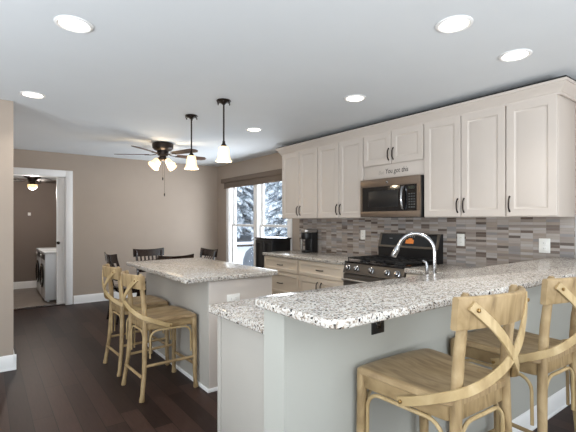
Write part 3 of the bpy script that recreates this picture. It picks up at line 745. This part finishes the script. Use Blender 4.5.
# ceiling fans
def fan(label, x, y, zc, a0, nl, R_, glow, blade_m='blade', gcol=(1, .8, .55)):
    t = thing('ceiling_fan', label, 'ceiling fan', (x, y, zc), None)
    b = MB(); b.lathe([(.001, zc), (.125, zc), (.14, zc - .01), (.145, zc - .03), (.14, zc - .075), (.115, zc - .10), (.08, zc - .112), (.075, zc - .15), (.07, zc - .175), (.04, zc - .185), (.001, zc - .186)], x, y, 32); b.build('motor_housing', 'bronze', t)
    zb = zc - .165
    for k in range(5):
        a = R(a0 + 72 * k); ca, sa = math.cos(a), math.sin(a)
        def P(r, s, z): return (x + r * ca - s * sa, y + r * sa + s * ca, zb + z)
        b = MB()
        n = 10; top = []; 
        for i in range(n + 1):
            u = i / n; r = .2 + (R_ - .2) * u; hw = .048 + .02 * u
            if u > .85: hw *= math.sqrt(max(0.05, 1 - ((u - .85) / .16) ** 2))
            top.append((r, hw))
        rings = []
        for r, hw in top:
            tl = -.2
            rings.append([P(r, -hw, -hw * tl), P(r, hw, hw * tl), P(r, hw, hw * tl + .007), P(r, -hw, -hw * tl + .007)])
        b.rings(rings); bl = b.build('blade', blade_m, t)
        b = MB(); b.strap([P(.06, 0, .02), P(.12, 0, .0), P(.17, 0, -.004), P(.25, 0, -.004)], [(0, 0, 1)] * 4, .034, .006); b.build('blade_arm', 'bronze', bl)
    b = MB(); b.lathe([(.001, zc - .18), (.045, zc - .185), (.05, zc - .21), (.04, zc - .235), (.02, zc - .25), (.001, zc - .252)], x, y, 20); lk = b.build('light_kit', 'bronze', t)
    if nl == 1:
        b = MB(); b.lathe([(.001, zc - .31), (.04, zc - .30), (.062, zc - .28), (.075, zc - .25), (.075, zc - .22), (.001, zc - .219)], x, y, 24); b.build('glass_bowl', 'glassshade', t)
    else:
        for k in range(nl):
            a = R(a0 + 17 + 360 / nl * k); d = Vector((math.cos(a), math.sin(a), -.95)).normalized()
            o0 = Vector((x, y, zc - .215)); p = o0 + Vector((math.cos(a), math.sin(a), -.2)).normalized() * .075
            b = MB(); b.tube([o0, p, p + d * .03], .012, 8); b.lathe([(.024, 0), (.027, .012), (.022, .03)], 0, 0, 14, d, p + d * .01); b.build('lamp_arm', 'bronze', t)
            b = MB(); bell(b, 0, 0, 0, .125, .062, d, p + d * .02); b.build('glass_shade', 'glassshade', t)
            b = MB(); b.lathe([(.012, 0), (.02, .03), (.026, .06), (.015, .085), (.001, .09)], 0, 0, 14, d, p + d * .03); b.build('light_bulb', 'bulb', t)
        for dx, L in ((-.012, .25), (.012, .47)):
            b = MB(); b.tube([(x + dx, y - .03, zc - .235), (x + dx, y - .03, zc - .235 - L)], .0016, 6); pc = b.build('pull_chain', 'bronze', t)
            b = MB(); b.lathe([(.001, zc - .23 - L), (.007, zc - .235 - L), (.009, zc - .255 - L), (.005, zc - .275 - L), (.001, zc - .277 - L)], x + dx, y - .03, 10); b.build('pull_knob', 'bronze', pc)
    l = bpy.data.lights.new('fan_glow', 'POINT'); l.energy = glow; l.color = gcol; l.shadow_soft_size = .06
    o = bpy.data.objects.new('fan_glow', l); COL.objects.link(o); o.parent = t; o.location = (0, 0, -.36)
    return t
fan('bronze hugger ceiling fan with bell glass lights above the dining table', 1.98, 5.57, H, 2.2, 4, .66, 11)
fan('dark ceiling fan with one lit bowl in the laundry room', .645, 8.25, 2.2, 5, 1, .55, 30, 'bronze', (1, .93, .85))

# ------------------------------------------------------------------ stools
def make_stool(name, label, S, group):
    """faces +Y, origin on the floor under the seat centre; S = seat height"""
    t = thing(name, label, 'stool', (0, 0, 0), group)
    # seat: saddle grid between two surfaces
    b = MB(); nx, ny = 16, 14
    def half(v):      # half width by v in -1..1 (back..front)
        return .182 + (.222 - .182) * (v + 1) / 2
    rows = []
    def top(px, py):
        return S - .012 * math.exp(-((px / .13) ** 2 + ((py + .03) / .13) ** 2)) + .006 * max(0, (py / .2)) * math.cos(px / .22 * 1.57) - .010 * max(0, (py - .16) / .06) ** 2
    def outline(k, n, ins=0.0):
        pass
    poly = []
    rc = .035
    pts = [(-.185, -.20, .05), (.185, -.20, .05), (.222, .218, .03), (-.222, .218, .03)]
    m = len(pts)
    for i in range(m):
        p0, p1, p2 = Vector(pts[i - 1][:2]), Vector(pts[i][:2]), Vector(pts[(i + 1) % m][:2]); r = pts[i][2]
        a = p1 + (p0 - p1).normalized() * r; c = p1 + (p2 - p1).normalized() * r
        for k in range(6):
            s = k / 5; poly.append(((1 - s) ** 2) * a + 2 * s * (1 - s) * p1 + s * s * c)
        for k in range(1, 5):
            nxt = Vector(pts[(i + 1) % m][:2]); rn = pts[(i + 1) % m][2]; e2 = nxt + (p1 - nxt).normalized() * rn
            poly.append(c + (e2 - c) * (k / 5))
    fr = [0.0, .25, .5, .7, .85, .95, 1.0]
    rings = []
    for f in fr[1:][::-1]: pass
    up = [[(p.x * f, p.y * f, top(p.x * f, p.y * f) - (.004 if f == 1.0 else 0)) for p in poly] for f in (.02, .2, .4, .6, .78, .9, .975, 1.0)]
    lowr = [[(p.x * f, p.y * f, top(p.x * f, p.y * f) - .028 + (.004 if f == 1.0 else 0)) for p in poly] for f in (1.0, .97, .5, .02)]
    b.rings(up + lowr); b.build('seat', 'oakseat', t, smooth=50)
    # apron
    b = MB(); z1, z0 = S - .026, S - .085
    b.rings([[(p.x * .9, p.y * .93, z0) for p in poly], [(p.x * .92, p.y * .95, z0 + .004) for p in poly], [(p.x * .92, p.y * .95, z1) for p in poly], [(p.x * .9, p.y * .93, z1) for p in poly]])
    b.build('apron', 'oak', t, smooth=50)
    # front legs, each a mesh
    for s in (-1, 1):
        b = MB()
        path = [(s * .195, .20, S - .03), (s * .197, .202, S * .6), (s * .203, .203, S * .25), (s * .208, .205, .05), (s * .211, .207, .012), (s * .212, .208, 0)]
        b.tube(path, [.021, .021, .018, .0165, .02, .019], 12); b.build('leg', 'oak', t)
    # back legs rising into posts
    for s in (-1, 1):
        b = MB()
        path = [(s * .208, -.232, 0), (s * .207, -.231, .012), (s * .204, -.226, .05), (s * .186, -.205, S * .35), (s * .160, -.19, S * .75), (s * .15, -.188, S), (s * .15, -.196, S + .13), (s * .152, -.211, S + .25), (s * .152, -.222, S + .338), (s * .152, -.223, S + .348)]
        b.tube(path, [.0185, .02, .0165, .017, .0195, .02, .019, .0175, .015, .009], 14); b.build('back_leg', 'oak', t)
    # curved top rail behind the posts
    b = MB(); rr = []; n = 20
    for i in range(n + 1):
        x = -.203 + .406 * i / n; q = (x / .203) ** 2; yb = -.285 + .073 * q; crown = .006 * (1 - q)
        zl, zh = S + .232 + .012 * (1 - q), S + .340 + crown; th = .011
        lean = -.008; rd = .006
        rr.append([(x, yb - th + rd * .6, zl), (x, yb - th, zl + rd), (x, yb - th + lean, zh - rd), (x, yb - th + lean + rd, zh), (x, yb + th + lean - rd, zh), (x, yb + th + lean, zh - rd), (x, yb + th, zl + rd), (x, yb + th - rd * .6, zl)])
    b.rings(rr); b.build('top_rail', 'oak', t, smooth=40)
    # crossed bentwood straps
    for s in (-1, 1):
        off = -.008 * (1 + s) / 2
        def back(x, z): return -.285 + .073 * (x / .203) ** 2 - .011 - .008 * (z - .232) / .11 - .0048
        q0 = [(.172, .315), (.155, .30), (.125, .272), (.085, .237)]
        pts = [(s * x, back(x, z) + s * off_, S + z) for x, z in q0 for off_ in (0,)]
        pts += [(s * .035, -.300, S + .178), (s * -.015, -.294, S + .122), (s * -.07, -.276, S + .080), (s * -.125, -.250, S + .048), (s * -.162, -.220, S + .026), (s * -.189, -.178, S + .006), (s * -.202, -.12, S - .020), (s * -.209, -.06, S - .046), (s * -.2125, -.015, S - .062), (s * -.214, .0, S - .066)]
        nrm = [(s * .62, -1, .1), (s * .56, -1, .1), (s * .45, -1, .1), (s * .3, -1, .1), (0, -1, .1), (-s * .1, -1, 0), (-s * .35, -1, 0), (-s * .6, -1, 0), (-s * 1, -.8, 0), (-s * 1, -.45, 0), (-s * 1, -.22, 0), (-s * 1, -.1, 0), (-s * 1, -.1, 0), (-s * 1, -.1, 0)]
        off = 0
        pts = [(x, y + off, z) for x, y, z in pts]
        # smooth the path
        for _ in range(2):
            q = [Vector(pts[0])]
            nn = [Vector(nrm[0])]
            for (a, c), (na, nc) in zip(zip(pts, pts[1:]), zip(nrm, nrm[1:])):
                a, c, na, nc = Vector(a), Vector(c), Vector(na), Vector(nc)
                q += [a * .75 + c * .25, a * .25 + c * .75]; nn += [na * .75 + nc * .25, na * .25 + nc * .75]
            q.append(Vector(pts[-1])); nn.append(Vector(nrm[-1])); pts, nrm = q, nn
        b = MB(); b.strap(pts, nrm, .034, .009); st = b.build('cross_strap', 'oakpale', t, smooth=40)
        b = MB(); b.lathe([(.007, 0), (.007, .006), (.004, .008), (.001, .0085)], 0, 0, 10, (0, -1, 0), (s * .155, back(.155, .30) - .003, S + .300)); b.build('screw', 'brass', st); b = MB(); b.lathe([(.007, 0), (.007, .006), (.004, .008), (.001, .0085)], 0, 0, 10, (-s, 0, 0), (s * -.217, -.012, S - .0625))
        b.build('screw', 'brass', st)
    # stretchers
    zs = .20
    def lp(front, s, z):
        k = z / S
        return Vector((s * (.212 - .014 * k), .217 - .015 * k, z)) if front else Vector((s * (.208 - .058 * min(1, k * .95)), -.232 + .045 * min(1, k), z))
    for s in (-1, 1):
        b = MB(); b.tube([lp(False, s, zs + .05), lp(True, s, zs + .05)], .011, 10); b.build('stretcher', 'oak', t)
    b = MB(); b.tube([lp(True, -1, zs - .02), lp(True, 1, zs - .02)], .012, 10); b.build('foot_rest', 'oak', t)
    b = MB(); b.tube([lp(False, -1, zs - .03), lp(False, 1, zs - .03)], .011, 10); b.build('stretcher', 'oak', t)
    # bent inverted-U braces below the apron
    def brace(p, q):
        p, q = Vector(p), Vector(q); L = (q - p).length; d = (q - p).normalized(); zt = S - .094; r = .06
        pts = [p + d * .012 + Vector((0, 0, S - .30))]
        pts.append(p + d * .014 + Vector((0, 0, zt - r)))
        for k in range(1, 6):
            a = R(180 - 18 * k); pts.append(p + d * (.014 + r + r * math.cos(a)) + Vector((0, 0, zt - r + r * math.sin(a))))
        for k in range(0, 6):
            a = R(90 - 18 * k); pts.append(p + d * (L - .014 - r + r * math.cos(a)) + Vector((0, 0, zt - r + r * math.sin(a))))
        pts.append(p + d * (L - .012) + Vector((0, 0, S - .30)))
        b = MB(); b.tube(pts, .0075, 8); b.build('bent_brace', 'oakpale', t)
    for s in (-1, 1): brace((s * .172, -.168, 0), (s * .198, .182, 0))
    brace((-.178, .202, 0), (.178, .202, 0)); brace((-.145, -.192, 0), (.145, -.192, 0))
    return t
def place(t, x, y, rot):
    t.location = (x, y, 0); t.rotation_euler = (0, 0, R(rot))
bs0 = make_stool('bar_stool', 'weathered oak cross-back bar stool at the bar, nearest its rounded end', .77, 'oak stools at the raised bar')
place(bs0, 1.399, .915, -2.5)
dup(bs0, (2.068, .912, 0), R(-3), 'weathered oak cross-back bar stool at the right edge of the picture', 'oak stools at the raised bar')
cs0 = make_stool('counter_stool', 'low oak cross-back stool at the near end of the island', .60, 'oak stools at the island')
place(cs0, 1.15, 3.283, -87)
dup(cs0, (1.148, 3.915, 0), R(-87), 'low oak cross-back stool at the far end of the island', 'oak stools at the island')

# ------------------------------------------------------------------ dining set
def make_chair(label):
    t = thing('dining_chair', label, 'chair', (0, 0, 0), 'dark dining chairs')
    b = MB(); b.prism(round_rect(-.22, .22, -.2, .22, (.03, .03, .06, .06)), .44, .465, .008); b.build('seat', 'espresso', t)
    b = MB(); b.box(-.19, .19, -.17, .19, .385, .44, .003); b.build('apron', 'espresso', t)
    for s in (-1, 1):
        b = MB(); b.tube([(s * .185, .185, .44), (s * .19, .19, 0)], [.021, .015], 10); b.build('leg', 'espresso', t)
        b = MB(); b.tube([(s * .19, -.25, 0), (s * .185, -.2, .3), (s * .185, -.185, .46), (s * .19, -.215, .7), (s * .195, -.265, .885)], [.015, .018, .02, .018, .016], 10); b.build('back_leg', 'espresso', t)
    for (z0, z1, nm) in ((.80, .905, 'top_rail'), (.56, .60, 'lower_rail')):
        b = MB(); rr = []
        for i in range(15):
            x = -.24 + .48 * i / 14 if nm == 'top_rail' else -.185 + .37 * i / 14
            q = (x / .24) ** 2; ya = (-.285 if nm == 'top_rail' else -.225) + (.03 if nm == 'top_rail' else .022) * q; zz = .018 * q if nm == 'top_rail' else 0
            rr.append([(x, ya - .01, z0), (x, ya + .01, z0), (x, ya - .008, z1 + zz), (x, ya - .026, z1 + zz)])
        b.rings(rr); b.build(nm, 'espresso', t, smooth=40)
    for i in range(5):
        x = -.12 + .06 * i
        b = MB(); b.strap([(x, -.222, .585), (x, -.245, .70), (x, -.282, .815)], [(0, -1, 0)] * 3, .026, .009); b.build('slat', 'espresso', t)
    return t
tx, ty = 2.09, 5.71
c0 = make_chair('dark dining chair whose back rises just behind the island top'); place(c0, 1.93, 5.24, 2)
dup(c0, (2.05, 6.13, 0), R(180), 'dark dining chair against the back wall side of the table')
dup(c0, (1.60, 5.76, 0), R(-86), 'dark dining chair at the left of the table, above the oak stools')
dup(c0, (2.52, 5.77, 0), R(95), 'dark dining chair at the window side of the table')
t = thing('dining_table', 'dark round dining table under the ceiling fan', 'table', (tx, ty, 0))
b = MB(); b.lathe([(.001, .735), (.45, .735), (.475, .745), (.475, .757), (.465, .765), (.001, .765)], tx, ty, 48); b.build('tabletop', 'espresso', t)
b = MB(); b.lathe([(.03, .735), (.08, .72), (.06, .62), (.045, .5), (.07, .35), (.075, .25), (.05, .14), (.001, .13)], tx, ty, 24); b.build('pedestal', 'espresso', t)
for k in range(4):
    a = R(45 + 90 * k); b = MB()
    b.tube([(tx + .04 * math.cos(a), ty + .04 * math.sin(a), .22), (tx + .16 * math.cos(a), ty + .16 * math.sin(a), .17), (tx + .21 * math.cos(a), ty + .21 * math.sin(a), .07), (tx + .27 * math.cos(a), ty + .27 * math.sin(a), .02)], [.03, .028, .025, .02], 10); b.build('foot', 'espresso', t)

# ------------------------------------------------------------------ laundry machines
def machine(name, label, y0):
    x0, x1, y1 = .78, 1.44, y0 + .68
    t = thing(name, label, 'washing machine' if name == 'washer' else 'dryer', ((x0 + x1) / 2, (y0 + y1) / 2, 0))
    b = MB(); b.box(x0, x1, y0, y1, .03, .80, .012, 3)
    for x in (x0 + .05, x1 - .05):
        for y in (y0 + .05, y1 - .05): b.lathe([(.02, 0), (.018, .035)], x, y, 10)
    b.build('cabinet', 'enamel', t)
    b = MB(); b.box(x0 - .012, x1, y0 + .004, y1 - .004, .80, .832, .008); b.build('lid', 'enamel', t)
    b = MB(); b.lathe([(.001, 0), (.2, 0), (.21, .01), (.2, .025), (.17, .03), (.16, .02), (.001, .015)], 0, 0, 32, (-1, 0, 0), (x0, (y0 + y1) / 2, .42)); b.build('door', 'blackgloss', t)
    b = MB(); b.box(x0 - .006, x0 + .01, y0 + .03, y1 - .03, .70, .785, .004); b.build('control_panel', 'black', t)
    b = MB(); b.lathe([(.03, 0), (.03, .02), (.001, .022)], 0, 0, 16, (-1, 0, 0), (x0 - .006, y1 - .18, .742)); b.build('dial', 'steel', t)
machine('washer', 'white front-loading machine nearest the laundry doorway', 7.74)
machine('dryer', 'white front-loading machine behind the nearer one', 8.45)
# small white plate on the laundry back wall
t = thing('wall_plate', 'small white plate on the dark laundry back wall', 'wall plate', (.70, LY, 1.5))
b = MB(); b.box(.675, .725, LY - .008, LY, 1.46, 1.52, .002); b.build('plate', 'white_plastic', t)
b = MB(); b.box(.693, .707, LY - .014, LY - .006, 1.475, 1.505, .002); b.build('toggle', 'white_plastic', t)

# ------------------------------------------------------------------ outside the window
def snow_z(x, y): return -.35 + .10 * max(0.0, (x * .5 + y * .866) - 9.0)
b = MB(); gv = []
for r_ in (0, 9.0, 28.0, 60.0):
    gv.append([(x_, (r_ - x_ * .5) / .866 if r_ else -10, -.35 + .10 * max(0, r_ - 9) if r_ < 40 else 1.55) for x_ in (XR + .3, 12, 40, 60)])
for ra, rb in zip(gv, gv[1:]):
    for k in range(3):
        q = [b.bm.verts.new(p) for p in (ra[k], ra[k + 1], rb[k + 1], rb[k])]; b.bm.faces.new(q)
b.build('ground_snow', 'snow', kind='structure', smooth=0)
def spruce(label, x, y, h, rad, seed):
    rnd = random.Random(seed); g0 = snow_z(x, y)
    t = thing('spruce_tree', label, 'tree', (x, y, g0), 'snowy spruces outside')
    b = MB(); b.tube([(x, y, g0 - .1), (x, y, h * .5), (x, y, h - .3)], [.16, .1, .02], 8); b.build('trunk', 'bark', t)
    b = MB(); n = int(h * 6.5)
    for i in range(n):
        f = i / (n - 1); z = g0 + .5 + (h - .7 - g0) * f; L = rad * (1 - f) ** .85 + .15
        m_ = int(20 - 8 * f); a0 = rnd.random() * 6.28
        for k in range(m_):
            a = a0 + 6.283 * k / m_ + rnd.uniform(-.2, .2); l = L * rnd.uniform(.75, 1.1); zz = z + rnd.uniform(-.12, .12)
            ca, sa = math.cos(a), math.sin(a); w2 = .10 + .06 * l
            rr = []
            for u, wd, dz, th in ((.03, .3, .0, .05), (.3, .9, -.03, .09), (.6, 1.0, -.14, .08), (.85, .6, -.30, .06), (1, .12, -.42, .02)):
                r = l * u; wv = w2 * wd * rnd.uniform(.7, 1.2); dzz = dz * l * .5 + rnd.uniform(-.04, .04)
                rr.append([(x + r * ca - wv * sa, y + r * sa + wv * ca, zz + dzz - .05), (x + r * ca, y + r * sa, zz + dzz + th), (x + r * ca + wv * sa, y + r * sa - wv * ca, zz + dzz - .05), (x + r * ca, y + r * sa, zz + dzz - .09)])
            b.rings(rr)
    b.build('snowy_branches', 'needles', t, smooth=0)
for i, (x, y, h, r, lab) in enumerate([(8.6, 15.6, 8, 1.7, 'snow-laden spruce seen by the left window sashes'), (9.6, 12.2, 9, 1.6, 'snow-laden spruce seen by the right window sashes'),
                                  (13.2, 19.6, 10, 2.1, 'farther snowy spruce between the two near ones'), (7.6, 20.2, 9, 1.9, 'farther snowy spruce at the left edge of the window'), (15.2, 15.2, 10, 2.1, 'farther snowy spruce behind the right near one')]):
    spruce(lab, x, y, h, r, 31 + i)
# deck rail and covered grill outside
t = thing('deck_railing', 'snow-topped dark railing outside the left lower sash', 'railing', (5.4, 9.2, -.35))
b = MB(); b.box(4.3, 7.4, 9.18, 9.24, .68, .73, .005); b.build('top_rail', 'bark', t)
b = MB(); b.box(4.3, 7.4, 9.16, 9.26, .73, .80, .02); b.build('snow_cap', 'snow', t)
for i in range(5):
    b = MB(); b.box(4.4 + i * .7, 4.46 + i * .7, 9.18, 9.24, -.35, .68, .004); b.build('post', 'bark', t)
t = thing('covered_grill', 'grey-blue covered object standing in the snow beyond the window', 'covered grill', (4.82, 7.70, -.35))
b = MB(); rr = []
for f, z in ((1, -.35), (1.02, -.1), (.98, .25), (.9, .5), (.7, .66), (.4, .74), (.05, .76)):
    rr.append([(4.82 + .30 * f * math.cos(2 * math.pi * k / 24) * (1 + .04 * math.sin(5 * k)), 7.70 + .24 * f * math.sin(2 * math.pi * k / 24) * (1 + .04 * math.cos(4 * k)), z) for k in range(24)])
b.rings(rr); b.build('cover', 'tarp', t)
